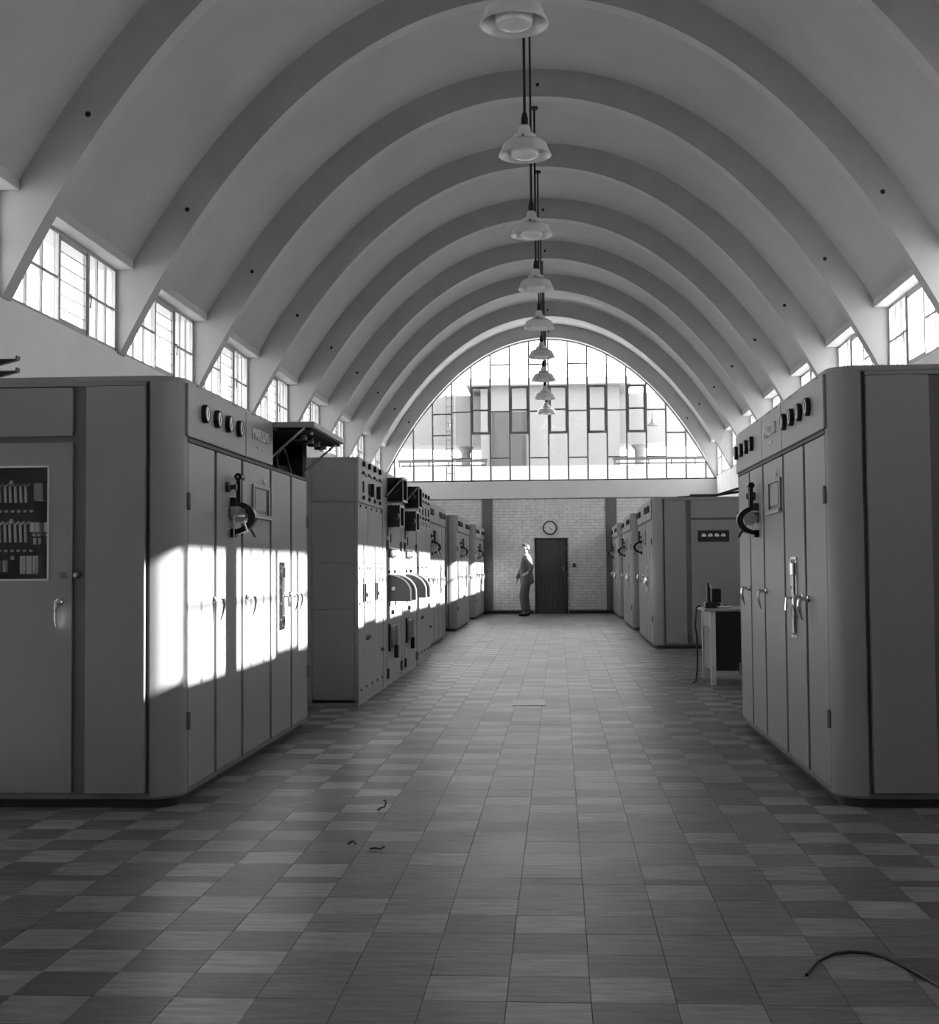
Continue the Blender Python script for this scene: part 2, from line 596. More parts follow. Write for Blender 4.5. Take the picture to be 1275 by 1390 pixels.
arch_window('window_%d' % win_no[0], YG, 'great arched window of many panes above the brick end wall', -1)
win_no[0] += 1

# plain rear wall behind the camera
wall_rear = MB().box(XC - WX - .3, XC + WX + .3, YREAR - .3, YREAR, -.02, 7.8).build('wall_rear', M['rearpaint'])
tag(wall_rear, 'plain painted wall closing the hall opposite the brick end wall', 'wall', kind='structure')

# door in the end wall
door = thing('door_1', 'dark vertically boarded door below the wall clock', 'door', ((DOOR_X0 + DOOR_X1) / 2, YEND, 0), kind='structure')
dw = (DOOR_X1 - DOOR_X0) / 2
MB().box(-dw, -dw + .045, -.04, .03, 0, DOOR_Z).box(dw - .045, dw, -.04, .03, 0, DOOR_Z).box(-dw, dw, -.04, .03, DOOR_Z - .045, DOOR_Z).build(
    'door_frame', M['doorframe'], door)
leaf = box('leaf', M['doorwood'], door, -dw + .045, dw - .045, .0, .03, .005, DOOR_Z - .05)
npl = 11
for i in range(npl):
    wv = (2 * dw - .09) / npl
    a = -dw + .045 + wv * i
    box('plank', M['doorwood'], leaf, a + .004, a + wv - .004, -.014, .0, .01, DOOR_Z - .05, bevel=.003)
box('handle_plate', M['chrome'], leaf, dw - .115, dw - .085, -.02, -.012, 1.06, 1.2)
MB().cyl((dw - .1, -.02, 1.16), (dw - .1, -.06, 1.16), .01, n=8).cyl((dw - .1, -.055, 1.16), (dw - .2, -.055, 1.15), .009, n=8).build(
    'lever_handle', M['chrome'], leaf, smooth=True)

# clock
clock = thing('wall_clock', 'round white wall clock with black rim above the boarded door', 'clock', (-0.223, YEND, 2.174))
MB().lathe([(0, 0), (.178, 0), (.183, -.02), (.18, -.05), (.155, -.055), (.15, -.035), (0, -.035)], (0, 0, 0), 40, 'y').build('rim', M['black'], clock, smooth=True)
face = MB().lathe([(0, -.034), (.152, -.034), (.152, -.038), (0, -.038)], (0, 0, 0), 40, 'y').build('face', M['dial'], clock)
for h in range(12):
    t = math.radians(30 * h)
    r0, r1 = (.115, .14)
    d = Vector((math.sin(t), 0, math.cos(t)))
    MB().cyl(d * r0 + Vector((0, -.039, 0)), d * r1 + Vector((0, -.039, 0)), .006, n=6).build('hour_mark', M['black'], face)
for ang, ln, r in ((130, .075, .008), (121, .11, .005)):
    t = math.radians(ang)
    d = Vector((math.sin(t), 0, math.cos(t)))
    MB().cyl(Vector((0, -.043, 0)) - d * .02, d * ln + Vector((0, -.043, 0)), r, r * .6, 6).build('hand', M['black'], clock)

sw = thing('wall_switch', 'small black switch box on the brick wall beside the door', 'switch', (0.385, YEND, 1.22))
box('switch_body', M['black'], sw, -.035, .035, -.05, 0.0, -.05, .05, bevel=.006)
box('toggle', M['chrome'], sw, -.006, .006, -.065, -.05, -.005, .02)

# ---------------------------------------------------------------- floor of tiles
floor = MB().box(XC - WX - .1, XC + WX + .1, YREAR - .1, YEND + .1, -0.25, -0.004).build('floor', M['joint'])
tag(floor, 'polished floor of chequered grey tiles', 'floor', kind='structure')
T = 0.2318
XJ, YJ = 0.075, 5.275
rows = []          # (y0, y1, index)
y, i = YJ, 0
while y < YEND:
    rows.append((y, min(y + T, YEND), i))
    y += T
    i += 1
rows.append((YJ - 0.09, YJ, -1))
y, i = YJ - 0.09, -2
while y > YREAR:
    rows.append((max(y - T, YREAR), y, i))
    y -= T
    i -= 1
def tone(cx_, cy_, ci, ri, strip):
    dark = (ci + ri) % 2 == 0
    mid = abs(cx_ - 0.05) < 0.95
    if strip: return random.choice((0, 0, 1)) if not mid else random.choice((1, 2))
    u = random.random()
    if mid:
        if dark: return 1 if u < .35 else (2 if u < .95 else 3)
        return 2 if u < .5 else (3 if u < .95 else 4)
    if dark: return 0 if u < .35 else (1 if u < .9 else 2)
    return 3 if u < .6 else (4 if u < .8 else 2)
def in_view(px_, py_):
    c = cam_rot.transposed() @ (Vector((px_, py_, 0)) - Vector((0, 0, EYE)))
    c = Vector((axis_x * px_ + axis_y * py_ + axis_z * (-EYE)))
    if c.z > -0.5: return False
    sx, sy = PX + FPX * c.x / -c.z, PY - FPX * c.y / -c.z
    return -40 < sx < 1315 and sy < 1440
cells = []
nx0 = math.floor((XC - WX - XJ) / T)
nx1 = math.ceil((XC + WX - XJ) / T)
for (y0, y1, ri) in rows:
    for ci in range(nx0, nx1):
        x0, x1 = max(XJ + ci * T, XC - WX), min(XJ + (ci + 1) * T, XC + WX)
        if x1 - x0 < .02 or y1 - y0 < .01: continue
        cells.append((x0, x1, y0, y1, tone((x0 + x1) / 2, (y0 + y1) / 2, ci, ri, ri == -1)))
def hidden(c):
    x, yv = (c[0] + c[1]) / 2, (c[2] + c[3]) / 2
    return (x < -1.95 and yv > 6.75) or (x > 1.38 and yv > 6.85)
cand = [c for c in cells if in_view((c[0] + c[1]) / 2, (c[2] + c[3]) / 2) and not hidden(c)]
cand.sort(key=lambda c: c[2])
single = set(id(c) for c in cand[:300])
g = .0004
tile_meshes = {}
bulk = MB()
bulk_idx = []
def tile_geo(mb, x0, x1, y0, y1, zt):
    b = .0007
    mb.add([(x0, y0, -.004), (x1, y0, -.004), (x1, y1, -.004), (x0, y1, -.004),
            (x0 + b, y0 + b, zt), (x1 - b, y0 + b, zt), (x1 - b, y1 - b, zt), (x0 + b, y1 - b, zt)],
           [(4, 5, 6, 7), (0, 1, 5, 4), (1, 2, 6, 5), (2, 3, 7, 6), (3, 0, 4, 7)])
for c in cells:
    x0, x1, y0, y1, tn = c
    zt = random.uniform(-.0004, .0004)
    if id(c) in single:
        w, h = x1 - x0 - 2 * g, y1 - y0 - 2 * g
        key = (round(w, 3), round(h, 3), tn)
        if key not in tile_meshes:
            mb = MB()
            tile_geo(mb, -w / 2, w / 2, -h / 2, h / 2, 0)
            tile_meshes[key] = mb.mesh('tile', TONES[tn])
        o = bpy.data.objects.new('tile', tile_meshes[key])
        COL.objects.link(o)
        o.parent = floor
        o.location = ((x0 + x1) / 2, (y0 + y1) / 2, zt)
        o.rotation_euler = (random.gauss(0, .0012), random.gauss(0, .0012), 0)
    else:
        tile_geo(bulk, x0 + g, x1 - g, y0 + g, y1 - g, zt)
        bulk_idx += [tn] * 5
me = bpy.data.meshes.new('far_tiles')
me.from_pydata(bulk.v, [], bulk.f)
for m_ in TONES: me.materials.append(m_)
me.polygons.foreach_set('material_index', bulk_idx)
far_tiles = bpy.data.objects.new('far_tiles', me)
COL.objects.link(far_tiles)
far_tiles.parent = floor
tag(far_tiles, 'rest of the chequered tiles running to the end wall', kind='stuff')

# ---------------------------------------------------------------- outside
ground = MB().box(-70, 70, -60, 110, -0.6, -0.3).build('ground', M['ground'])
tag(ground, 'pale gravel ground outside the hall', 'ground', kind='structure')
def ex(px_, py_, d):
    """point at distance d seen through the end window"""
    r = axis_x * 0
    v = Vector(((px_ - PX) / FPX, -(py_ - PY) / FPX, -1.0))
    w = Vector((axis_x.dot(v), axis_y.dot(v), axis_z.dot(v)))
    return Vector((0, 0, EYE)) + w * (d / w.y)
terrace = MB().box(-11, 11, 42.0, 42.3, -.3, 4.30).box(-11, 11, 42.3, 43.2, 3.8, 3.9).build('terrace_parapet', M['ext_white'])
tag(terrace, 'white rendered terrace parapet outside the arched window', 'parapet')
bld = thing('annexe_building', 'pale building with flat roof and concave wings seen through the arched window', 'building', (-0.2, 47.0, 3.9))
# central stair block with doorway
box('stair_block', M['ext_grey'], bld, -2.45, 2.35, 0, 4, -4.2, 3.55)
box('roof_slab', M['ext_white'], bld, -2.95, 2.75, -.35, 4.3, 3.55, 3.78)
dd = box('doorway', M['ext_dark'], bld, -2.02, -.98, -.05, .02, 0.0, 2.65)
box('door_post', M['ext_rail'], dd, -2.12, -2.02, -.08, .02, 0, 2.65)
box('door_post', M['ext_rail'], dd, -.98, -.88, -.08, .02, 0, 2.65)
# concave curved wings carried on columns
for s in (-1, 1):
    pts_i, pts_o = [], []
    for k in range(15):
        x = s * (2.3 + 7.2 * k / 14)
        yy = 1.4 - 4.6 * (k / 14) ** 1.6
        pts_i.append((x, yy))
        pts_o.append((x, yy + 2.2))
    poly = pts_i + pts_o[::-1]
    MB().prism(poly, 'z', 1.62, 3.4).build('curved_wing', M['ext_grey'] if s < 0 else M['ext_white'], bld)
    for k in (1, 7):
        x = s * (2.3 + 7.2 * (k + .6) / 14)
        yy = 1.4 - 4.6 * ((k + .6) / 14) ** 1.6 + .8
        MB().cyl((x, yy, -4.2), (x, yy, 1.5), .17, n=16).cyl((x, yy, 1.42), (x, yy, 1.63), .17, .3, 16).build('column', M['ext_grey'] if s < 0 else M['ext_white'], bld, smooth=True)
for i, (px_, py_) in enumerate(((610, 583), (886, 577))):
    p = ex(px_, py_, 46.2)
    pl = thing('porch_lamp', ('dark' if i == 0 else 'small pale') + ' pendant lamp hanging under the %s wing of the annexe outside' % ('greyer' if i == 0 else 'paler'), 'lamp', tuple(p), group='porch lamps outside')
    MB().lathe([(.0, .22), (.03, .22), (.05, .1), (.2, -.02), (.18, -.03), (0, -.02)], (0, 0, 0), 16).build('shade', M['ext_rail'], pl, smooth=True)
    MB().cyl((0, 0, .2), (0, 0, .42), .012, n=6).build('stem', M['ext_rail'], pl)
# railings on the parapet
for s, a, b in ((-1, 540, 662), (1, 832, 972)):
    p0, p1 = ex(a, 626, 42.15), ex(b, 622, 42.15)
    rl = thing('terrace_railing', 'dark pipe railing on the terrace parapet outside, %s' % ('before the greyer wing' if s < 0 else 'before the paler wing'), 'railing', (p0.x, 42.15, 4.30), group='terrace railings')
    Lr = p1.x - p0.x
    m_ = M['ext_rail']
    box('top_rail', m_, rl, 0, Lr, -.03, .03, .15, .25)
    box('bottom_rail', m_, rl, 0.1, Lr * .97, -.03, .03, .02, .08)
    for t in (0.02, .14, .35, .57, .8, .98):
        box('post', m_, rl, Lr * t - .025, Lr * t + .025, -.025, .025, 0, .17)
# cat ladder outside
p0 = ex(606.5, 650, 40.5)
lad = thing('cat_ladder', 'thin steel ladder fixed upright outside the arched window', 'ladder', (p0.x, 40.5, -.3))
top_z = ex(606, 527, 40.5).z + .3
for dx in (0, .25):
    MB().cyl((dx, 0, 0), (dx, 0, top_z), .016, n=6).build('rail', M['ext_rail'], lad)
rz = .3
while rz < top_z - .05:
    MB().cyl((0, 0, rz), (.25, 0, rz), .012, n=6).build('rung', M['ext_rail'], lad)
    rz += .25

# ---------------------------------------------------------------- transmitter cabinets
CL, CD, CR = 3.62, 1.90, 0.15
DOORS = [(.165, .70), (.755, 1.335), (1.395, 2.145), (2.205, 2.835), (2.90, 3.455)]

def text_mesh(body, size, extrude):
    cu = bpy.data.curves.new('badge_text', 'FONT')
    cu.body = body
    cu.size = size
    cu.extrude = extrude
    cu.align_x = 'CENTER'
    tmp = bpy.data.objects.new('badge_text', cu)
    COL.objects.link(tmp)
    bpy.context.view_layer.update()
    me = bpy.data.meshes.new_from_object(tmp)
    bpy.data.objects.remove(tmp)
    for v in me.vertices:
        x, y, z = v.co
        v.co = (z, x, y)
    me.name = 'badge_lettering'
    return me
badge_me = text_mesh('MARCONI', 0.098, 0.006)
badge_me.materials.clear()
badge_me.materials.append(M['dial'])

def grid_body(x0, x1, y0, y1, z0, z1, voids):
    mb = MB()
    def cuts(a, b, i):
        c = {a, b}
        for v in voids:
            for q in (v[2 * i], v[2 * i + 1]):
                if a < q < b: c.add(q)
        return sorted(c)
    xs, ys, zs = cuts(x0, x1, 0), cuts(y0, y1, 1), cuts(z0, z1, 2)
    nx_, ny_, nz_ = len(xs) - 1, len(ys) - 1, len(zs) - 1
    def solid(i, j, k):
        if not (0 <= i < nx_ and 0 <= j < ny_ and 0 <= k < nz_): return False
        c = ((xs[i] + xs[i + 1]) / 2, (ys[j] + ys[j + 1]) / 2, (zs[k] + zs[k + 1]) / 2)
        return not any(v[0] < c[0] < v[1] and v[2] < c[1] < v[3] and v[4] < c[2] < v[5] for v in voids)
    for i in range(nx_):
        for j in range(ny_):
            for k in range(nz_):
                if not solid(i, j, k): continue
                a, b, c, d, e, f = xs[i], xs[i + 1], ys[j], ys[j + 1], zs[k], zs[k + 1]
                P = [(a, c, e), (b, c, e), (b, d, e), (a, d, e), (a, c, f), (b, c, f), (b, d, f), (a, d, f)]
                for n, q in (((-1, 0, 0), (0, 3, 7, 4)), ((1, 0, 0), (1, 2, 6, 5)), ((0, -1, 0), (0, 1, 5, 4)),
                             ((0, 1, 0), (2, 3, 7, 6)), ((0, 0, -1), (3, 2, 1, 0)), ((0, 0, 1), (4, 5, 6, 7))):
                    if not solid(i + n[0], j + n[1], k + n[2]):
                        mb.add([P[t] for t in q], [(0, 1, 2, 3)])
    return mb

def lever_handle(parent, n, u, z, flip=1, s=1.0):
    h = MB()
    h.lathe([(0, 0), (.02 * s, 0), (.018 * s, .012), (.011 * s, .016), (.011 * s, .05), (0, .05)], (n, u, z), 12, 'x')
    h.tube([(n + .045 * s, u - .008 * flip, z + .008), (n + .053 * s, u, z), (n + .058 * s, u + .002, z - .03 * s), (n + .052 * s, u + .002, z - .07 * s), (n + .04 * s, u, z - .115 * s)],
           [.011 * s, .012 * s, .010 * s, .008 * s, .004 * s], 8)
    return h.build('lever_handle', M['chrome'], parent, smooth=True)

def end_handle(parent, y, sgn, x, z):
    h = MB()
    h.lathe([(0, 0), (.022, 0), (.02, .012), (.012, .018), (.012, .05), (0, .05)], (x, y, z), 12, 'y', sgn)
    h.tube([(x + .012, y + sgn * .045, z + .006), (x, y + sgn * .055, z), (x, y + sgn * .058, z - .04), (x - .004, y + sgn * .05, z - .085), (x - .004, y + sgn * .038, z - .12)],
           [.007, .009, .008, .006, .003], 8)
    return h.build('lever_handle', M['chrome'], parent, smooth=True)

def gauge(parent, n, u, z, r=.05):
    g = MB().lathe([(0, 0), (r, 0), (r, .022), (r * .86, .027), (r * .82, .022), (0, .022)], (n, u, z), 24, 'x').build('gauge', M['black'], parent, smooth=True)
    MB().lathe([(0, .022), (r * .81, .022), (r * .81, .0245), (0, .0245)], (n, u, z), 20, 'x').build('dial', M['dial'], g)
    MB().cyl((n + .0255, u, z - r * .35), (n + .0255, u + r * .25, z + r * .5), .0022, n=5).build('pointer', M['black'], g)
    return g

def tuning_drive(parent, u, z=1.49, flip=1):
    t = MB()
    # horseshoe frame standing out from the door
    pts = []
    for k in range(-10, 11):
        a = math.radians(9 * k)
        pts.append((.145 * math.cos(a), .1 * math.sin(a)))
    outer = [(x, zz) for x, zz in pts]
    inner = [(x * .72, zz * .72) for x, zz in pts][::-1]
    t.prism([(x, z + zz) for x, zz in outer + inner], 'y', u - .03, u + .03)
    t.box(0, .03, u - .04, u + .04, z + .065, z + .115).box(0, .03, u - .03, u + .03, z - .115, z - .065)
    fr = t.build('tuning_frame', M['black'], parent, smooth=True)
    # twin-bar lever rising from the frame to a pivot
    lv = MB()
    for du in (-.028, .022):
        lv.box(.035, .06, u + du - .011, u + du + .011, z + .08, z + .235)
    lv.cyl((.0475, u - .048, z + .235), (.0475, u + .045, z + .235), .022, n=14)
    lo = lv.build('lever', M['black'], fr, smooth=True)
    MB().cyl((.0475, u - .052, z + .235), (.0475, u - .048, z + .235), .007, n=8).build('pivot_pin', M['chrome'], fr)
    # polished mechanism inside the horseshoe
    mc = MB()
    mc.cyl((.0, u - .02, z + .02), (.09, u - .02, z + .02), .035, n=14)
    mc.cyl((.055, u - .05, z + .01), (.055, u + .05, z + .01), .042, .042, 16)
    mc.box(.01, .05, u - .085, u - .03, z + .02, z + .06)
    mc.cyl((.03, u - .075, z + .045), (.03, u - .075, z - .12), .005, n=6)
    mc.cyl((.07, u - .03, z + .0), (.1, u - .035, z - .085), .007, n=6)
    mc.build('tuning_mechanism', M['steel'], fr, smooth=True)
    MB().cyl((.105, u + .01, z - .06), (.135, u + .015, z - .115), .008, n=6).build('stop_peg', M['black'], fr)
    MB().lathe([(0, 0), (.03, 0), (.028, .02), (.014, .024), (.014, .05), (.02, .05), (.02, .06), (0, .06)], (.0, u - .13 * flip, z + .17), 14, 'x').build('rotary_knob', M['darkmetal'], parent, smooth=True)
    return fr

def cabinet(label, side, near, vario_u, g0, open_flap=False, end_detail=True):
    if side < 0:
        c = thing('transmitter_cabinet', label, 'cabinet', (-1.90, near, 0), 0.0, 'transmitter cabinets along the aisle')
    else:
        c = thing('transmitter_cabinet', label, 'cabinet', (1.345, near + CL, 0), math.pi, 'transmitter cabinets along the aisle')
    G = M['grey']
    MB().prism(rrect(-CD + .04, -.04, .04, CL - .04, .12), 'z', 0, .046).build('plinth', M['plinth'], c)
    MB().prism(rrect(-CD + .006, -.006, .006, CL - .006, .146), 'z', .046, .074).build('base_rail', M['baserail'], c, bevel=.004)
    I = .022
    voids = [(-.15, 9, -9, .15, -9, 9), (-.15, 9, CL - .15, 9, -9, 9), (-9, -CD + .15, -9, .15, -9, 9), (-9, -CD + .15, CL - .15, 9, -9, 9)]
    win = end_detail and side < 0
    if win: voids.append((-1.27, -.63, -9, .30, 1.10, 1.77))
    if open_flap: voids.append((-.55, 9, 2.22, 3.455, 1.862, 2.13))
    grid_body(-CD + I, -I, I, CL - I, .074, 2.14, voids).build('body', M['baserail'], c)  # darker than the doors: shade of the gaps put into the colour
    MB().prism(rrect(-CD, 0, 0, CL, CR), 'z', 2.14, 2.172).build('top_cap', G, c, bevel=.008)
    # rounded corner posts
    for cx_, cy_, a0 in ((-CR, CR, 270), (-CR, CL - CR, 0), (-CD + CR, CL - CR, 90), (-CD + CR, CR, 180)):
        pts = [(cx_, cy_)] + [(cx_ + CR * math.cos(math.radians(a0 + 9 * k)), cy_ + CR * math.sin(math.radians(a0 + 9 * k))) for k in range(11)]
        MB().prism(pts, 'z', .06, 2.145).build('corner_post', G, c, smooth=True)
    # front doors
    doors = []
    for a, b in DOORS:
        doors.append(MB().box(-I, 0, a, b, .078, 1.846).build('door', G, c, bevel=.004))
    for q in (.42, 1.54):
        MB().cyl((.006, .152, q - .045), (.006, .152, q + .045), .011, n=8).box(-.01, .004, .14, .18, q - .04, q + .04).build('hinge', M['baserail'], doors[0], smooth=True)
        MB().cyl((.006, 3.468, q - .045), (.006, 3.468, q + .045), .011, n=8).box(-.01, .004, 3.44, 3.48, q - .04, q + .04).build('hinge', M['baserail'], doors[4], smooth=True)
    lever_handle(doors[0], 0, .675, 1.025)
    lever_handle(doors[2], 0, 1.46, 1.02)
    lever_handle(doors[3], 0, 2.80, 1.01)
    lever_handle(doors[4], 0, 2.96, 1.005)
    # indicator lens and sunk meter window in the third door
    MB().lathe([(0, 0), (.022, 0), (.018, .012), (0, .016)], (0, 1.96, 1.755), 14, 'x').build('indicator_lens', M['dial'], doors[2], smooth=True)
    mw = MB().box(0, .012, 1.62, 1.66, 1.53, 1.72).box(0, .012, 2.07, 2.11, 1.53, 1.72).box(0, .012, 1.66, 2.07, 1.70, 1.72).box(0, .02, 1.62, 2.11, 1.515, 1.535)
    mw = mw.build('meter_window', M['grey'], c, bevel=.003)
    box('dark_reveal', M['black'], mw, 0, .003, 1.66, 2.07, 1.535, 1.70)
    box('scale_pane', M['rackpaint'], mw, .003, .006, 1.70, 2.0, 1.56, 1.69)
    box('bright_sill', M['steel'], mw, 0.0, .026, 1.615, 2.115, 1.508, 1.517)
    # polished slot plate with its link switch in the fourth door
    sp = MB().box(0, .008, 2.42, 2.435, .79, 1.22).box(0, .008, 2.585, 2.60, .79, 1.22).box(0, .008, 2.42, 2.60, .775, .79).box(0, .008, 2.42, 2.60, 1.22, 1.235)
    sp = sp.build('slot_plate', M['chrome'], c)
    box('slot_recess', M['black'], sp, 0, .002, 2.435, 2.585, .79, 1.22)
    box('link_bar', M['steel'], sp, .002, .016, 2.495, 2.535, .86, 1.14, bevel=.003)
    MB().box(.002, .022, 2.47, 2.56, 1.13, 1.2).box(.002, .022, 2.48, 2.55, .80, .87).build('contact_block', M['chrome'], sp, bevel=.003)
    for q in (.84, .95, 1.06, 1.17):
        MB().lathe([(0, 0), (.012, 0), (.01, .014), (0, .016)], (.002, 2.455, q), 10, 'x').build('terminal', M['steel'], sp, smooth=True)
    MB().tube([(.01, 2.515, 1.0), (.05, 2.515, 1.0), (.055, 2.515, .93)], .009, 8).build('pull_lever', M['chrome'], sp, smooth=True)
    tuning_drive(c, vario_u, flip=1)
    # header panels
    for i, (a, b) in enumerate(((.12, 1.405), (1.42, 2.195), (2.21, 3.50))):
        if i == 2 and open_flap:
            fl = thing('open_flap', None, None, (0.0, a, 2.155), 0)
            fl.parent = c
            MB().box(0, .285, 0, b - a, -.025, .012).build('flap_panel', G, fl, bevel=.004)
            MB().box(.03, .255, .03, b - a - .03, -.045, -.025).build('flap_chassis', M['blackmatte'], fl)
            for u_ in (.28, .54, .80, 1.06):
                MB().cyl((.14, u_, -.085), (.14, u_, -.045), .045, n=14).build('gauge_back', M['black'], fl, smooth=True)
            for u_ in (.16, 1.12):
                MB().cyl((.24, u_, -.02), (.24, u_, -.06), .012, n=8).build('catch', M['dial'], fl)
            for u_ in (.01, b - a - .03):
                MB().cyl((.22, u_, -.03), (-.02, u_, -.235), .008, n=8).build('stay', M['steel'], fl)
            # open compartment behind the flap
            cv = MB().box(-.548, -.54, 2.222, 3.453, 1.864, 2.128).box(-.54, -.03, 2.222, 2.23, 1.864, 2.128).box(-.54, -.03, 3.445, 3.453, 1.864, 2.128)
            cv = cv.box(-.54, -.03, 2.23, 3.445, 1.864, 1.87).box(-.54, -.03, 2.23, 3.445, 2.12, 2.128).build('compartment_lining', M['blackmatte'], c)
            for u_, h_ in ((2.36, .10), (2.62, .14), (2.95, .12), (3.2, .16), (3.34, .09)):
                MB().cyl((-.25, u_, 1.87), (-.25, u_, 1.87 + h_), .035, .03, 12).build('relay_can', M['darkmetal'], cv, smooth=True)
            MB().tube([(-.1, 2.9, 1.88), (-.12, 2.93, 2.0), (-.1, 3.05, 2.08), (-.12, 3.25, 2.05), (-.1, 3.36, 1.9)], .012, 6).build('wiring_loom', M['darkmetal'], cv, smooth=True)
            MB().box(-.2, -.12, 3.30, 3.42, 1.87, 1.96).build('terminal_block', M['steel'], cv)
            continue
        hp = MB().box(-I, .012, a, b, 1.872, 2.148).build('header_panel', G, c, bevel=.006)
        for u_ in (a + .25, b - .25):
            box('hinge_tab', M['darkmetal'], hp, -.01, .006, u_ - .05, u_ + .05, 2.148, 2.158)
        if i == 0:
            for k in range(4): gauge(c, .012, g0 + .262 * k, 2.02)
        elif i == 2:
            for k in range(4): gauge(c, .012, 2.36 + .255 * k, 2.025)
        else:
            b_ = bpy.data.objects.new('badge_lettering', badge_me)
            COL.objects.link(b_)
            b_.parent = hp
            b_.location = (.016, 1.79, 2.0)
            tag(b_, 'raised bright lettering reading MARCONI')
            for k, w_ in enumerate((.03, .05, .035, .03)):
                box('badge_mark', M['badge'], hp, .012, .016, 1.70 + .052 * k, 1.70 + .052 * k + w_, 1.948, 1.960)
    box('gap_shade_strip', M['seam'], c, -I, .004, .16, 3.46, 1.849, 1.868)  # dark strip painting the shadow below the header panels
    # end panels
    for y0, sg in ((0, 1), (CL, -1)):
        ya, yb = y0, y0 + sg * I
        for a, b in ((-.475, -.172), (-1.728, -1.425)):
            MB().box(a, b, ya - sg * .018, yb, .078, 2.118).build('end_panel', G, c, bevel=.003)
        box('end_head_rail', G, c, -1.728, -.172, ya + sg * .004, yb, 2.124, 2.142)
        hd = MB().box(-1.345, -.55, ya, yb, 1.872, 2.118).build('end_header', G, c, bevel=.003)
        if win and sg > 0:
            d_ = MB().box(-1.345, -1.235, ya, yb, .078, 1.838).box(-.668, -.55, ya, yb, .078, 1.838)
            d_.box(-1.235, -.668, ya, yb, .078, 1.14).box(-1.235, -.668, ya, yb, 1.722, 1.838)
            ed = d_.build('end_door', G, c)
            e = .009
            MB().box(-1.235, -1.235 + e, -.006, .01, 1.14, 1.722).box(-.668 - e, -.668, -.006, .01, 1.14, 1.722).box(
                -1.235, -.668, -.006, .01, 1.14, 1.14 + e).box(-1.235, -.668, -.006, .01, 1.722 - e, 1.722).build('window_bead', M['cream'], ed)
            box('window_pane', M['gauge_glass'], ed, -1.226, -.677, .004, .007, 1.149, 1.713)
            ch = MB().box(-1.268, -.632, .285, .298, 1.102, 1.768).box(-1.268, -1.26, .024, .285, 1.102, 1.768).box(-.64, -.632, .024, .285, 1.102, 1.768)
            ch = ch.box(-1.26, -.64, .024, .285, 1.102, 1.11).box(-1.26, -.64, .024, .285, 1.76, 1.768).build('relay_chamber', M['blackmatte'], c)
            def rx(p): return (p - 759) * 6.93 / 1850 + 1.90
            def rz_(p): return 1.19 + (776.5 - p) * 6.93 / 1850
            for ya_, yb_ in ((656, 682), (709, 737)):
                for p in (-22, -14, -6, 1, 8.5, 16, 23):
                    MB().tube([(rx(p), .17, rz_(yb_)), (rx(p), .16, rz_(ya_ + 4)), (rx(p) + .01, .19, rz_(ya_))], .0075, 6).build('fuse_link', M['cream'], ch, smooth=True)
                for p in (-20, -11, -2, 7, 16, 25):
                    box('terminal', M['steel'], ch, rx(p), rx(p) + .012, .2, .22, rz_(yb_ + 13), rz_(yb_ + 10))
            for a_, b_, u_, v_ in ((38, 51, 656, 680), (33, 39, 710, 723), (39.8, 46, 710, 723), (53, 59, 710, 723)):
                box('relay_cover', M['rackpaint'] if u_ < 700 else M['cream'], ch, rx(a_), rx(b_), .13, .22, rz_(v_), rz_(u_))
            for p in (35, 42, 54, 60):
                MB().cyl((rx(p), .18, rz_(740)), (rx(p), .18, rz_(731)), .009, n=8).cyl((rx(p), .16, rz_(727)), (rx(p), .2, rz_(727)), .008, n=8).build('relay_coil', M['cream'], ch, smooth=True)
            for p in (20, 29, 38):
                MB().box(rx(p), rx(p) + .03, .12, .16, rz_(781), rz_(756)).box(rx(p) + .012, rx(p) + .018, .115, .12, rz_(775), rz_(760)).build('contactor_plate', M['cream'], ch, bevel=.004)
            for p in (-24, -14, -4):
                MB().cyl((rx(p), .15, rz_(778)), (rx(p), .15, rz_(762)), .015, n=10).build('relay_coil', M['steel'], ch, smooth=True)
            for p, q in ((3, 652), (62, 650), (3, 705), (62, 705), (5, 756)):
                box('wire_clip', M['cream'], ch, rx(p), rx(p) + .012, .14, .16, rz_(q + 5), rz_(q))
            MB().lathe([(0, 0), (.018, 0), (.016, .02), (.01, .03), (0, .03)], (-.524, .0, 1.167), 12, 'y', -1).build('latch_knob', M['steel'], ed, smooth=True)
            box('lock_plate', M['baserail'], ed, -.612, -.578, -.004, 0.0, 1.148, 1.18)
            end_handle(ed, 0.0, -1, -.613, 1.03)
        else:
            ed = MB().box(-1.345, -.55, ya, yb, .078, 1.838).build('end_door', G, c, bevel=.003)
            if sg < 0 and side > 0:
                gp = box('gauge_plate', M['black'], c, -1.09, -.645, ya, ya + .006, 1.525, 1.69)
                for k in range(4):
                    xk = -.73 - .092 * k
                    MB().lathe([(0, 0), (.033, 0), (.033, .012), (0, .012)], (xk, ya + .006, 1.612), 16, 'y').build('dial', M['dial'], gp, smooth=True)
                    MB().box(xk - .033, xk + .033, ya + .017, ya + .021, 1.578, 1.600).build('dial_mask', M['black'], gp)
                end_handle(ed, ya, 1, -1.25, 1.03)
                MB().lathe([(0, 0), (.018, 0), (.016, .02), (0, .03)], (-1.385, ya, 1.15), 12, 'y').build('latch_knob', M['steel'], ed, smooth=True)
    return c

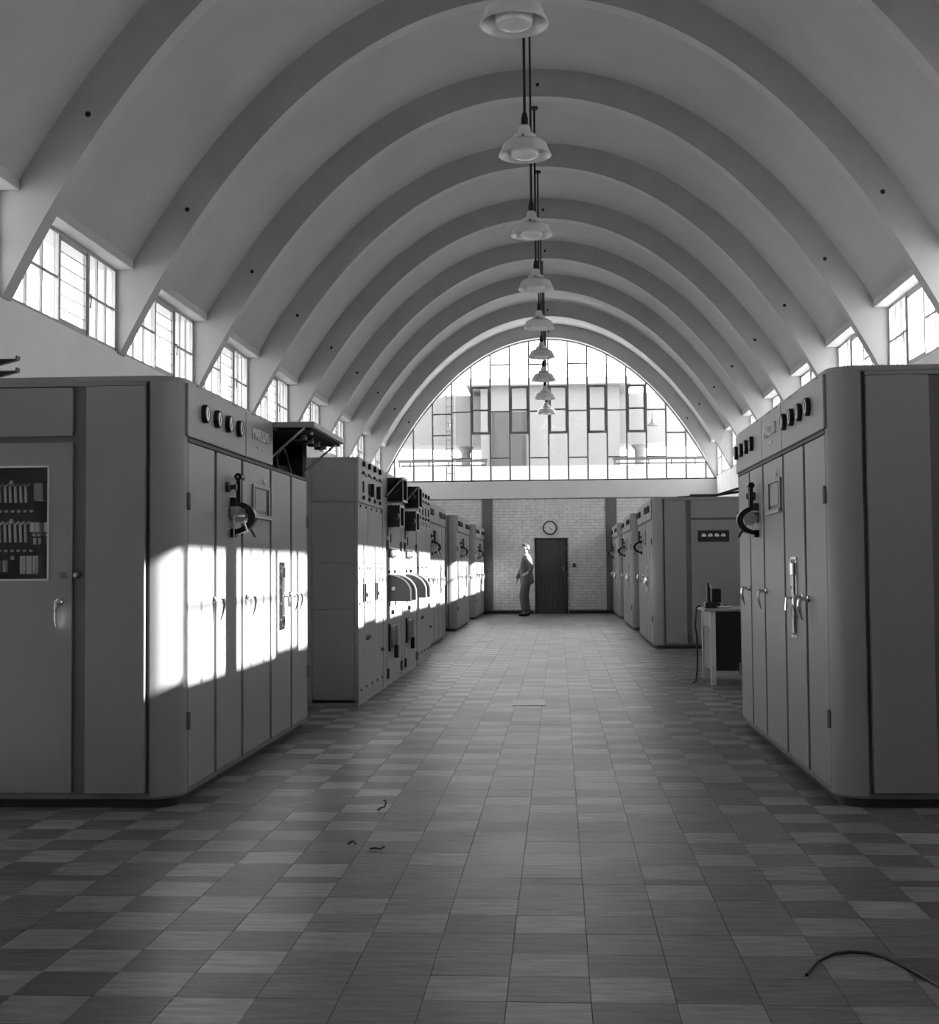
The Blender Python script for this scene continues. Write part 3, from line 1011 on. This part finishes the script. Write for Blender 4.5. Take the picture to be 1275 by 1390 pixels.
cab_l1 = cabinet('grey transmitter cabinet with top flap propped open and relays behind an end window', -1, 6.73, 1.10, .42, open_flap=True)
cabinet('grey sunlit transmitter cabinet standing next after the row of instrument racks', -1, 19.25, 1.10, .30, end_detail=False)
cabinet('middle one of the three sunlit grey transmitter cabinets beyond the rack row', -1, 25.35, 1.10, .30, end_detail=False)
cabinet('grey sunlit transmitter cabinet closest to the brick end wall', -1, 31.0, 1.10, .30, end_detail=False)
cabinet('shaded grey transmitter cabinet standing before the small desk, furthest from the brick wall', 1, 6.80, 1.12, .22)
cab_r2 = cabinet('shaded grey transmitter cabinet with four dials on its end door just behind the small desk', 1, 19.7, 1.12, .22)
cabinet('shaded grey transmitter cabinet between the dial ended one and the brick wall one', 1, 25.35, 1.12, .22)
cabinet('shaded grey transmitter cabinet closest to the brick end wall', 1, 31.0, 1.12, .22)

# cables lying on top of the second shaded cabinet
for i, pts in enumerate(([(1.75, 20.2, 2.19), (2.2, 20.1, 2.20), (2.6, 20.0, 2.25), (3.1, 19.95, 2.30), (3.22, 20.4, 2.19)],
                         [(2.0, 20.6, 2.19), (2.35, 20.5, 2.23), (2.65, 20.4, 2.32), (3.0, 20.5, 2.33), (3.2, 20.9, 2.19)])):
    pp = []
    for a, b in zip(pts, pts[1:]):
        for t in range(5): pp.append(Vector(a).lerp(Vector(b), t / 5))
    pp.append(Vector(pts[-1]))
    tag(MB().tube(pp, .018, 8).build('cable', M['black'], smooth=True), ('lower' if i == 0 else 'higher looped') + ' black cable on top of the dial ended cabinet', 'cable', 'cables on the dial ended cabinet')

# ---------------------------------------------------------------- instrument racks
RX, RD = -1.735, 0.46
def rack(label, y0, y1, kind):
    L = y1 - y0
    c = thing('instrument_rack', label, 'rack', (RX, y0, 0), 0, 'instrument racks in a row')
    P = M['rackpaint']
    box('body', M['rackend'], c, -RD, -.012, .004, L - .004, .03, 2.15)
    box('plinth', P, c, -RD + .01, -.004, .004, L - .004, 0, .05)
    zs = [.055, .835, 1.235, 1.765, 2.16]
    if kind == 'A':
        for i in range(4):
            box('end_panel', M['rackend'], c, -RD + .06, -.03, -.006, .004, zs[i] + .004, zs[i + 1] - .004, bevel=.002)
        for a, b in ((-RD, -RD + .056), (-.026, 0)):
            box('end_upright', M['rackend'], c, a, b, -.008, .004, .02, 2.155)
    if kind in 'AD':
        low = MB().box(-.012, 0, .01, L - .01, zs[0], zs[1] - .003).build('panel', P, c, bevel=.002)
        cols = [(.01, L * .37), (L * .37 + .02, L * .93), (L * .93 + .006, L - .01)] if kind == 'A' else [(.01, L * .33), (L * .33 + .012, L * .66), (L * .66 + .012, L - .01)]
        for a, b in cols:
            mp_ = box('panel', P, c, -.012, 0, a, b, zs[1] + .003, zs[2] - .003, bevel=.002)
            box('panel', P, c, -.012, 0, a, b, zs[2] + .003, zs[3] - .012, bevel=.002)
            if b - a > .2:
                for q in (.88, 1.19):
                    for u_ in (a + .06, b - .06):
                        MB().lathe([(0, 0), (.013, 0), (.01, .01), (0, .012)], (0, u_, q), 8, 'x').build('screw_head', M['darkmetal'], mp_)
                for u_ in ((a + b) / 2 - .03, (a + b) / 2 + .1):
                    box('switch_strip', M['black'], mp_, 0, .012, u_ - .016, u_ + .016, .89, 1.05)
                MB().lathe([(0, 0), (.02, 0), (.018, .02), (0, .02)], (0, (a + b) / 2 + .17, .95), 10, 'x').build('knob', M['darkmetal'], mp_, smooth=True)
        up = box('panel', P, c, -.012, .004, .01, L - .01, zs[3] + .003, zs[4], bevel=.002)
        n = 4
        for i in range(n):
            u_ = L * (.17 + .22 * i)
            MB().lathe([(0, 0), (.028, 0), (.026, .025), (0, .03)], (.004, u_, 2.115), 14, 'x').build('knob', M['black'], up, smooth=True)
            MB().lathe([(0, 0), (.016, 0), (.012, .02), (0, .02)], (.004, u_ - .03, 2.035), 10, 'x').cyl((.02, u_ - .03, 2.035), (.035, u_ - .03, 2.005), .006, n=6).build('toggle', M['darkmetal'], up, smooth=True)
            MB().lathe([(0, 0), (.02, 0), (.018, .02), (0, .022)], (.004, u_, 1.815), 10, 'x').build('knob', M['black'], up, smooth=True)
            MB().box(.004, .018, u_ - .012, u_ + .012, 1.86, 1.96).build('slide_switch', M['darkmetal'], up)
        if kind == 'A':
            for u_ in (L * .47, L * .74):
                box('vertical_meter', M['black'], up, .004, .045, u_ - .05, u_ + .05, 1.845, 1.965, bevel=.004)
        for i in range(5):
            MB().lathe([(0, 0), (.012, 0), (.01, .01), (0, .01)], (0, L * (.08 + .21 * i), .13), 8, 'x').build('screw_head', M['darkmetal'], low)
            MB().lathe([(0, 0), (.012, 0), (.01, .01), (0, .01)], (0, L * (.08 + .21 * i), 1.735), 8, 'x').build('screw_head', M['darkmetal'], up)
        for u_, q in ((.30, .56), (.36, .57), (.98, .40)):
            MB().lathe([(0, 0), (.016, 0), (.012, .025), (0, .025)], (0, L * u_ if u_ < .9 else L * .93, q), 8, 'x').build('catch', M['darkmetal'], low)
    else:
        sa = .27
        for a, b in ((.01, sa - .006), (L - .09, L - .008)):
            box('upright_panel', P, c, -.012, 0, a, b, .055, 2.155, bevel=.002)
        dr = box('door', P, c, -.012, .004, sa + .004, L - .10, .055, 2.155, bevel=.003)
        for q in (.13, 1.42):
            MB().cyl((.012, L - .095, q - .05), (.012, L - .095, q + .05), .012, n=8).box(0, .012, L - .16, L - .1, q - .04, q + .04).build('hinge', M['darkmetal'], dr, smooth=True)
            MB().cyl((.012, sa - .0, q - .05), (.012, sa - .0, q + .05), .012, n=8).build('hinge', M['darkmetal'], dr, smooth=True)
        # two viewing hoods on brackets
        for zc, hz, out, ua, ub in ((1.985, .12, .16, sa + .06, sa + .44), (1.715, .11, .13, sa + .06, sa + .40)):
            h = MB().box(.004, out, ua, ub, zc - hz, zc - hz + .012).box(.004, out, ua, ub, zc + hz - .012, zc + hz)
            h.box(.004, out, ua, ua + .012, zc - hz + .012, zc + hz - .012).box(.004, out, ub - .012, ub, zc - hz + .012, zc + hz - .012)
            hd = h.build('viewing_hood', M['black'], c)
            box('screen', M['darkmetal'], hd, .004, .02, ua + .012, ub - .012, zc - hz + .012, zc + hz - .012)
            MB().box(out, out + .008, ua - .006, ub + .006, zc + hz - .02, zc + hz + .004).box(out, out + .008, ub - .014, ub + .006, zc - hz, zc + hz - .02).box(out, out + .008, ua - .006, ua + .014, zc - hz, zc + hz - .02).box(out, out + .008, ua - .006, ub + .006, zc - hz - .004, zc - hz + .016).build('hood_rim', M['cream'], hd)
            MB().cyl((0.1, ua + .02, zc), (.1, ua - .12, zc), .03, n=12).build('side_knob', M['black'], hd, smooth=True)
        MB().cyl((.02, .08, 1.90), (.15, sa + .06, 2.09), .011, n=8).build('bracket_arm', M['darkmetal'], c)
        mt = box('meter', M['darkmetal'], c, .004, .03, sa + .08, sa + .62, 1.30, 1.39, bevel=.004)
        for k in range(3):
            box('meter_scale', M['dial'], mt, .03, .033, sa + .10 + .17 * k, sa + .24 + .17 * k, 1.325, 1.365)
        # pair of quadrant plates with pale rims
        for du in (.10, .58):
            arc = [(0.004, 1.115)]
            for k in range(1, 10):
                t = math.radians(90 - 9 * k)
                arc.append((.23 * math.cos(t) * 1.0, .93 + .185 * math.sin(t)))
            arc += [(.23, .85), (.004, .85)]
            qd = MB().prism(arc, 'y', sa + du, sa + du + .022).build('quadrant_plate', M['darkmetal'], c)
            rim = []
            pts = arc[:-1]
            out_ = [(x + (.012 if x > .01 else 0), z_ + .010 * max(0, (z_ - .93) / .185)) for x, z_ in pts]
            MB().prism(pts + out_[::-1], 'y', sa + du - .006, sa + du + .034).build('quadrant_rim', M['cream'], qd)
            MB().lathe([(0, 0), (.018, 0), (.016, .02), (0, .022)], (.004, sa + du + .01, 1.15), 10, 'x').build('stop_knob', M['black'], dr, smooth=True)
            MB().cyl((.06, sa + du + .01, .98), (.06, sa + du - .03, .98), .02, n=10).build('hub', M['cream'], qd, smooth=True)
            MB().cyl((.02, sa + du + .01, .85), (.02, sa + du + .01, .80), .008, n=6).build('stop_peg', M['black'], dr)
        MB().lathe([(0, 0), (.025, 0), (.02, .03), (0, .03)], (.004, sa + .35, .735), 12, 'x').build('knob', M['black'], dr, smooth=True)
        # knife switch low on the door
        ks = box('switch_base', M['black'], c, .004, .025, sa + .08, sa + .62, .345, .625, bevel=.004)
        for du in (.17, .33, .49):
            MB().box(.025, .055, sa + du - .012, sa + du + .012, .38, .60).build('switch_blade', M['steel'], ks, bevel=.003)
        MB().box(.04, .085, sa + .26, sa + .42, .27, .40).build('switch_grip', M['black'], ks, bevel=.006)
        for q, m_ in ((1.56, M['black']), (1.50, M['darkmetal'])):
            box('label_holder', m_, dr, .004, .012, sa + .05 + (1.56 - q) * 4, sa + .10 + (1.56 - q) * 4, q - .05, q + .04)
        lever_handle(dr, .004, L - .16, 1.02)
    return c
rack('grey rack with plain dark end panels and four black knobs facing the open flap cabinet', 11.72, 13.38, 'A')
rack('grey rack with viewing hoods beside the knobbed rack with the plain end', 13.40, 14.94, 'B')
rack('grey rack with viewing hoods beside the last rack of the row', 14.96, 16.54, 'C')
rack('grey rack closing the rack row beside the second sunlit transmitter cabinet', 16.58, 18.34, 'D')

# ---------------------------------------------------------------- pendant lamps
ORD = ['first', 'second', 'third', 'fourth', 'fifth', 'sixth', 'seventh', 'eighth', 'ninth']
LZ = 4.86
def lamp(k, yl):
    t = thing('pendant_lamp', '%s pale dish pendant lamp counted from the arched end window' % ORD[k], 'lamp', (XC - .005, yl, LZ), 0, 'pendant lamps down the middle of the vault')
    zc = cat_z(0) + RIBD - LZ
    MB().cyl((0, 0, .40), (0, 0, zc), .013, n=10).build('rod', M['rod'], t)
    MB().lathe([(.0, zc - .035), (.05, zc - .03), (.055, zc), (0, zc)], (0, 0, 0), 16).build('ceiling_rose', M['rod'], t, smooth=True)
    MB().lathe([(0, .30), (.032, .30), (.034, .36), (.022, .42), (0, .42)], (0, 0, 0), 16).build('socket_cap', M['black'], t, smooth=True)
    MB().lathe([(0, .17), (.095, .17), (.105, .19), (.10, .215), (.07, .225), (.055, .25), (.05, .29), (.035, .305), (0, .305)], (0, 0, 0), 24).build('neck', M['shade'], t, smooth=True)
    sh = MB().lathe([(.07, .175), (.155, .162), (.195, .135), (.212, .085), (.238, .035), (.239, .028), (.231, .03), (.202, .082), (.185, .122), (.145, .148), (.06, .155)], (0, 0, 0), 40)
    s_ = sh.build('shade', M['shade'], t, smooth=True)
    MB().lathe([(0, .15), (.125, .145), (.13, .06), (.122, .028), (.09, .01), (.04, .0), (0, -.002)], (0, 0, 0), 32).build('diffuser', M['opal'], t, smooth=True)
    for a in range(3):
        an = a * 2.1 + .4
        MB().cyl((.1 * math.cos(an), .1 * math.sin(an), .185), (.125 * math.cos(an), .125 * math.sin(an), .185), .01, n=6).build('thumb_screw', M['darkmetal'], t)
for k in range(9):
    lamp(k, 9.15 + PITCH * (8 - k))

# ---------------------------------------------------------------- small desk with telephone
dx0, dx1, dy0, dy1, dz = 1.50, 2.55, 13.75, 14.60, .755
desk = thing('small_desk', 'small dark desk with pale legs between the two nearest shaded cabinets', 'desk', (dx0, dy0, 0))
W_, D_ = dx1 - dx0, dy1 - dy0
box('desk_top', M['rackend'], desk, -.06, W_, -.03, D_ + .03, dz - .025, dz, bevel=.004)
for a in (0, W_ - .05):
    for b in (0, D_ - .05):
        box('leg', M['cream'], desk, a, a + .05, b, b + .05, 0, dz - .025)
box('front_panel', M['black'], desk, .05, W_ - .05, .005, .025, .14, dz - .03)
box('side_apron', M['grey'], desk, .01, .03, .05, D_ - .05, dz - .19, dz - .03)
box('side_shade_panel', M['black'], desk, .012, .03, .05, D_ - .05, .14, dz - .195)  # black sheet put in for the shade of the desk's open side
box('rear_panel', M['black'], desk, .05, W_ - .05, D_ - .03, D_ - .01, .14, dz - .03)

tel = thing('desk_telephone', 'black telephone with upright handset on the corner of the small desk', 'telephone', (dx0 + .02, dy0 + .25, dz))
box('base', M['black'], tel, -.05, .10, -.08, .10, 0, .06, bevel=.01)
box('upright', M['black'], tel, .02, .12, -.02, .08, .06, .20, bevel=.01)
MB().tube([(-.005, 0, .05), (-.01, 0, .12), (-.008, 0, .20), (-.004, 0, .26)], [.025, .022, .022, .028], 10).build('handset', M['black'], tel, smooth=True)
for du in (-.03, .03):
    MB().tube([(0.01, du * .5, .2), (.0, du, .25), (.0, du * 1.3, .275)], .008, 6).build('cradle_prong', M['chrome'], tel, smooth=True)
cord = thing('telephone_cord', 'black cord hanging from the telephone down the side of the small desk', 'cord', (dx0 - .10, dy0 + .25, 0))
MB().tube([(.03, 0, .775), (.01, 0, .778), (-.012, 0, .76), (-.02, 0, .66), (-.028, 0, .58), (-.012, 0, .48), (-.008, 0, .34), (-.012, -.01, .15), (-.03, -.02, .013), (-.06, -.06, .012)], .010, 8).build('cord_run', M['black'], cord, smooth=True)
dish = MB().lathe([(0, .0), (.05, .0), (.08, .02), (.075, .022), (.045, .006), (0, .006)], (0, 0, 0), 20).build('saucer', M['paper'], smooth=True, loc=(1.66, 13.9, dz))
tag(dish, 'small white saucer on the small desk', 'saucer')
kn = MB().lathe([(0, 0), (.03, .002), (.035, .015), (.02, .03), (0, .034)], (0, 0, 0), 14).build('ink_pot', M['black'], smooth=True, loc=(1.72, 14.25, dz))
tag(kn, 'low black ink pot on the small desk', 'ink pot')

# ---------------------------------------------------------------- wall brackets above the first sunlit cabinet
for i, zb in enumerate((2.655, 2.572)):
    b = thing('wall_bracket', ('upper' if i == 0 else 'lower') + ' of two black tapering brackets reaching out above the open flap cabinet', 'bracket', (XC - WX, 9.2, zb), 0, 'tapering wall brackets')
    MB().prism([(0, -.20), (.775, -.004), (.775, .0), (0, .0)], 'y', -.02, .02).build('gusset', M['black'], b)
    MB().box(0, .78, -.03, .03, 0, .006).build('arm', M['black'], b)
    MB().box(.774, .782, -.03, .03, 0, .028).build('end_lip', M['darkmetal'], b)

# ---------------------------------------------------------------- bits on the floor
def floor_wire(label, pts, r, cat='wire'):
    o = MB().tube(pts, r, 6).build('wire_offcut' if cat == 'wire' else 'cable', M['black'], smooth=True)
    return tag(o, label, cat)
floor_wire('bent wire offcut curling upright on the open floor', [(-.90, 6.70, .005), (-.885, 6.68, .018), (-.865, 6.70, .022), (-.862, 6.73, .04), (-.875, 6.73, .05)], .0045)
floor_wire('short hooked wire offcut lying on the floor', [(-.92, 5.88, .005), (-.90, 5.90, .014), (-.885, 5.88, .005)], .0045)
floor_wire('forked wire offcut lying beside the hooked one', [(-.81, 5.785, .005), (-.79, 5.775, .01), (-.765, 5.78, .005), (-.75, 5.79, .014)], .0045)
floor_wire('black cable arching along the floor tiles before the large shaded cabinet', [(.70, 4.05, .006), (.76, 4.19, .006), (.82, 4.27, .006), (.875, 4.295, .006), (.93, 4.285, .006), (.97, 4.24, .006), (1.02, 4.1, .006), (1.1, 3.75, .006)], .005, 'cable')
hatch = MB().box(-.42, -.13, 11.75, 12.25, -.002, .005).build('floor_hatch', TONES[3], bevel=.002)
tag(hatch, 'thin cover plate let into the tiles in mid aisle', 'cover plate')

# ---------------------------------------------------------------- the man by the door
def skin_mesh(name, verts, edges, radii, m, parent, root=0, sub=2):
    me = bpy.data.meshes.new(name)
    me.from_pydata([tuple(v) for v in verts], edges, [])
    me.materials.append(m)
    o = bpy.data.objects.new(name, me)
    COL.objects.link(o)
    o.parent = parent
    sk = o.modifiers.new('skin', 'SKIN')
    sk.use_smooth_shade = True
    lay = me.skin_vertices[0] if len(me.skin_vertices) else None
    if lay is None:
        import bmesh
        bm = bmesh.new()
        bm.from_mesh(me)
        bm.verts.layers.skin.verify()
        bm.to_mesh(me)
        bm.free()
        lay = me.skin_vertices[0]
    for i, r in enumerate(radii):
        lay.data[i].radius = r if isinstance(r, tuple) else (r, r)
        lay.data[i].use_root = (i == root)
    sb = o.modifiers.new('sub', 'SUBSURF')
    sb.levels = sb.render_levels = sub
    return o

man = thing('person', 'person in grey jacket and dark trousers standing side on beside the boarded door', 'person', (-.815, 33.2, 0))
class Sk:
    def __init__(s): s.v, s.e, s.r = [], [], []
    def p(s, co, r, to=None):
        s.v.append(co); s.r.append(r)
        if to is not None: s.e.append((to, len(s.v) - 1))
        return len(s.v) - 1
# bare body: facing -X, +Y is his left-hand side seen from the camera's far side
b = Sk()
pel = b.p((.02, 0, .93), (.10, .14))
wai = b.p((.01, 0, 1.08), (.09, .13), pel)
che = b.p((.02, 0, 1.28), (.105, .15), wai)
nb_ = b.p((.03, 0, 1.44), (.065, .08), che)
nk = b.p((.012, 0, 1.50), .058, nb_)
hd = b.p((-.012, 0, 1.575), (.092, .07), nk)
hd2 = b.p((-.012, 0, 1.65), (.112, .086), hd)
hd3 = b.p((-.002, 0, 1.71), (.088, .07), hd2)
def arm(sgn, el, wr, palm, fdir, curl):
    sh_ = b.p((.03, sgn * .17, 1.40), .055, che)
    e_ = b.p(el, .042, sh_)
    w_ = b.p(wr, .032, e_)
    pm = b.p(palm, (.04, .024), w_)
    f_ = Vector(fdir).normalized()
    c_ = Vector(curl).normalized()
    side = f_.cross(c_).normalized()
    for i in range(4):
        base = Vector(palm) + side * (.018 * (i - 1.5)) + f_ * .035
        ln = (.030, .034, .032, .025)[i]
        a1 = b.p(tuple(base), .009, pm)
        a2 = b.p(tuple(base + f_ * ln + c_ * .006), .0085, a1)
        b.p(tuple(base + f_ * ln * 1.6 + c_ * .022), .0075, a2)
    tb = Vector(palm) + side * (-.032) + f_ * .0
    a1 = b.p(tuple(tb), .010, pm)
    b.p(tuple(tb + f_ * .035 - side * .012 + c_ * .012), .0085, a1)
arm(-1, (.17, -.25, 1.17), (.06, -.19, 1.04), (.0, -.175, 1.01), (-1, .15, -.5), (.2, 1, 0))
arm(1, (-.09, .20, 1.13), (-.20, .17, .92), (-.225, .16, .85), (-.15, 0, -1), (-1, 0, -.2))
for sgn, kx, ax in ((-1, -.03, .01), (1, .0, .06)):
    h_ = b.p((.015, sgn * .085, .86), .085, pel)
    k_ = b.p((kx - .02, sgn * .09, .48), .058, h_)
    a_ = b.p((ax, sgn * .09, .09), .038, k_)
    b.p((ax - .13, sgn * .095, .035), (.03, .028), a_)
body = skin_mesh('body', b.v, b.e, b.r, M['skin'], man)
# face details
MB().lathe([(0, 0), (.014, .0), (.011, .02), (.003, .032), (0, .032)], (-.100, 0, 1.628), 10, 'x', -1).build('nose', M['skin'], body, smooth=True)
for sgn in (-1, 1):
    MB().lathe([(0, -.006), (.008, -.004), (.008, .004), (0, .006)], (-.098, sgn * .032, 1.655), 8, 'x').build('eye', M['hair'], body, smooth=True)
    MB().lathe([(0, -.01), (.026, -.008), (.028, .004), (.016, .012), (0, .008)], (.012, sgn * .078, 1.64), 12, 'y', sgn).build('ear', M['skin'], body, smooth=True)
box('mouth', M['darkmetal'], body, -.100, -.090, -.02, .02, 1.598, 1.604)
# hair: cap over crown and back of head
hv = MB()
rows_ = 8
for i in range(rows_ + 1):
    ph = math.pi * .5 * i / rows_
    for j in range(20):
        th = 2 * math.pi * j / 20
        x = .006 + .108 * math.cos(th) * math.sin(ph + .02) + .008
        y_ = .088 * math.sin(th) * math.sin(ph + .02)
        z_ = 1.672 + .085 * math.cos(ph) - (.055 if math.cos(th) > .1 else -.045 * max(0, -math.cos(th))) * (i / rows_) ** 2
        hv.v.append((x, y_, z_))
for i in range(rows_):
    for j in range(20):
        hv.f.append((i * 20 + j, i * 20 + (j + 1) % 20, (i + 1) * 20 + (j + 1) % 20, (i + 1) * 20 + j))
hv.build('hair', M['hair'], man, smooth=True)
# clothing
j = Sk()
p00 = j.p((.05, 0, .73), (.15, .19))
p0 = j.p((.035, 0, .86), (.15, .185), p00)
p1 = j.p((.015, 0, 1.06), (.125, .17), p0)
p2 = j.p((.025, 0, 1.27), (.135, .18), p1)
p3 = j.p((.035, 0, 1.42), (.085, .13), p2)
j.p((.025, 0, 1.50), (.068, .075), p3)
for sgn, el, wr in ((-1, (.17, -.25, 1.17), (.075, -.20, 1.055)), (1, (-.09, .20, 1.13), (-.222, .162, .885))):
    s1 = j.p((.03, sgn * .175, 1.395), .075, p2)
    e1 = j.p(el, .058, s1)
    j.p(wr, .052, e1)
skin_mesh('jacket', j.v, j.e, j.r, M['jacket'], man)
t = Sk()
q00 = t.p((.02, 0, 1.08), (.10, .14))
q0 = t.p((.02, 0, .92), (.115, .15), q00)
for sgn, kx, ax in ((-1, -.03, .01), (1, .0, .06)):
    h_ = t.p((.01, sgn * .09, .80), .125, q0)
    k_ = t.p((kx - .03, sgn * .097, .46), .108, h_)
    t.p((ax - .01, sgn * .097, .06), .098, k_)
skin_mesh('trousers', t.v, t.e, t.r, M['trousers'], man)
for sgn, ax in ((-1, .01), (1, .06)):
    s_ = Sk()
    a0 = s_.p((ax + .045, sgn * .092, .045), (.04, .042))
    a1 = s_.p((ax - .03, sgn * .093, .042), (.042, .044), a0)
    a2 = s_.p((ax - .12, sgn * .097, .034), (.034, .046), a1)
    s_.p((ax - .19, sgn * .10, .026), (.026, .036), a2)
    skin_mesh('shoe', s_.v, s_.e, s_.r, M['shoe'], man)
MB().prism([(-.115, 1.40), (-.06, 1.47), (-.03, 1.475), (-.09, 1.30), (-.118, 1.2)], 'y', -.035, .035).build('shirt_front', M['shirt'], man)
MB().lathe([(.06, 0), (.066, .0), (.058, .035), (.052, .035)], (.012, 0, 1.468), 16).build('collar', M['shirt'], man, smooth=True)
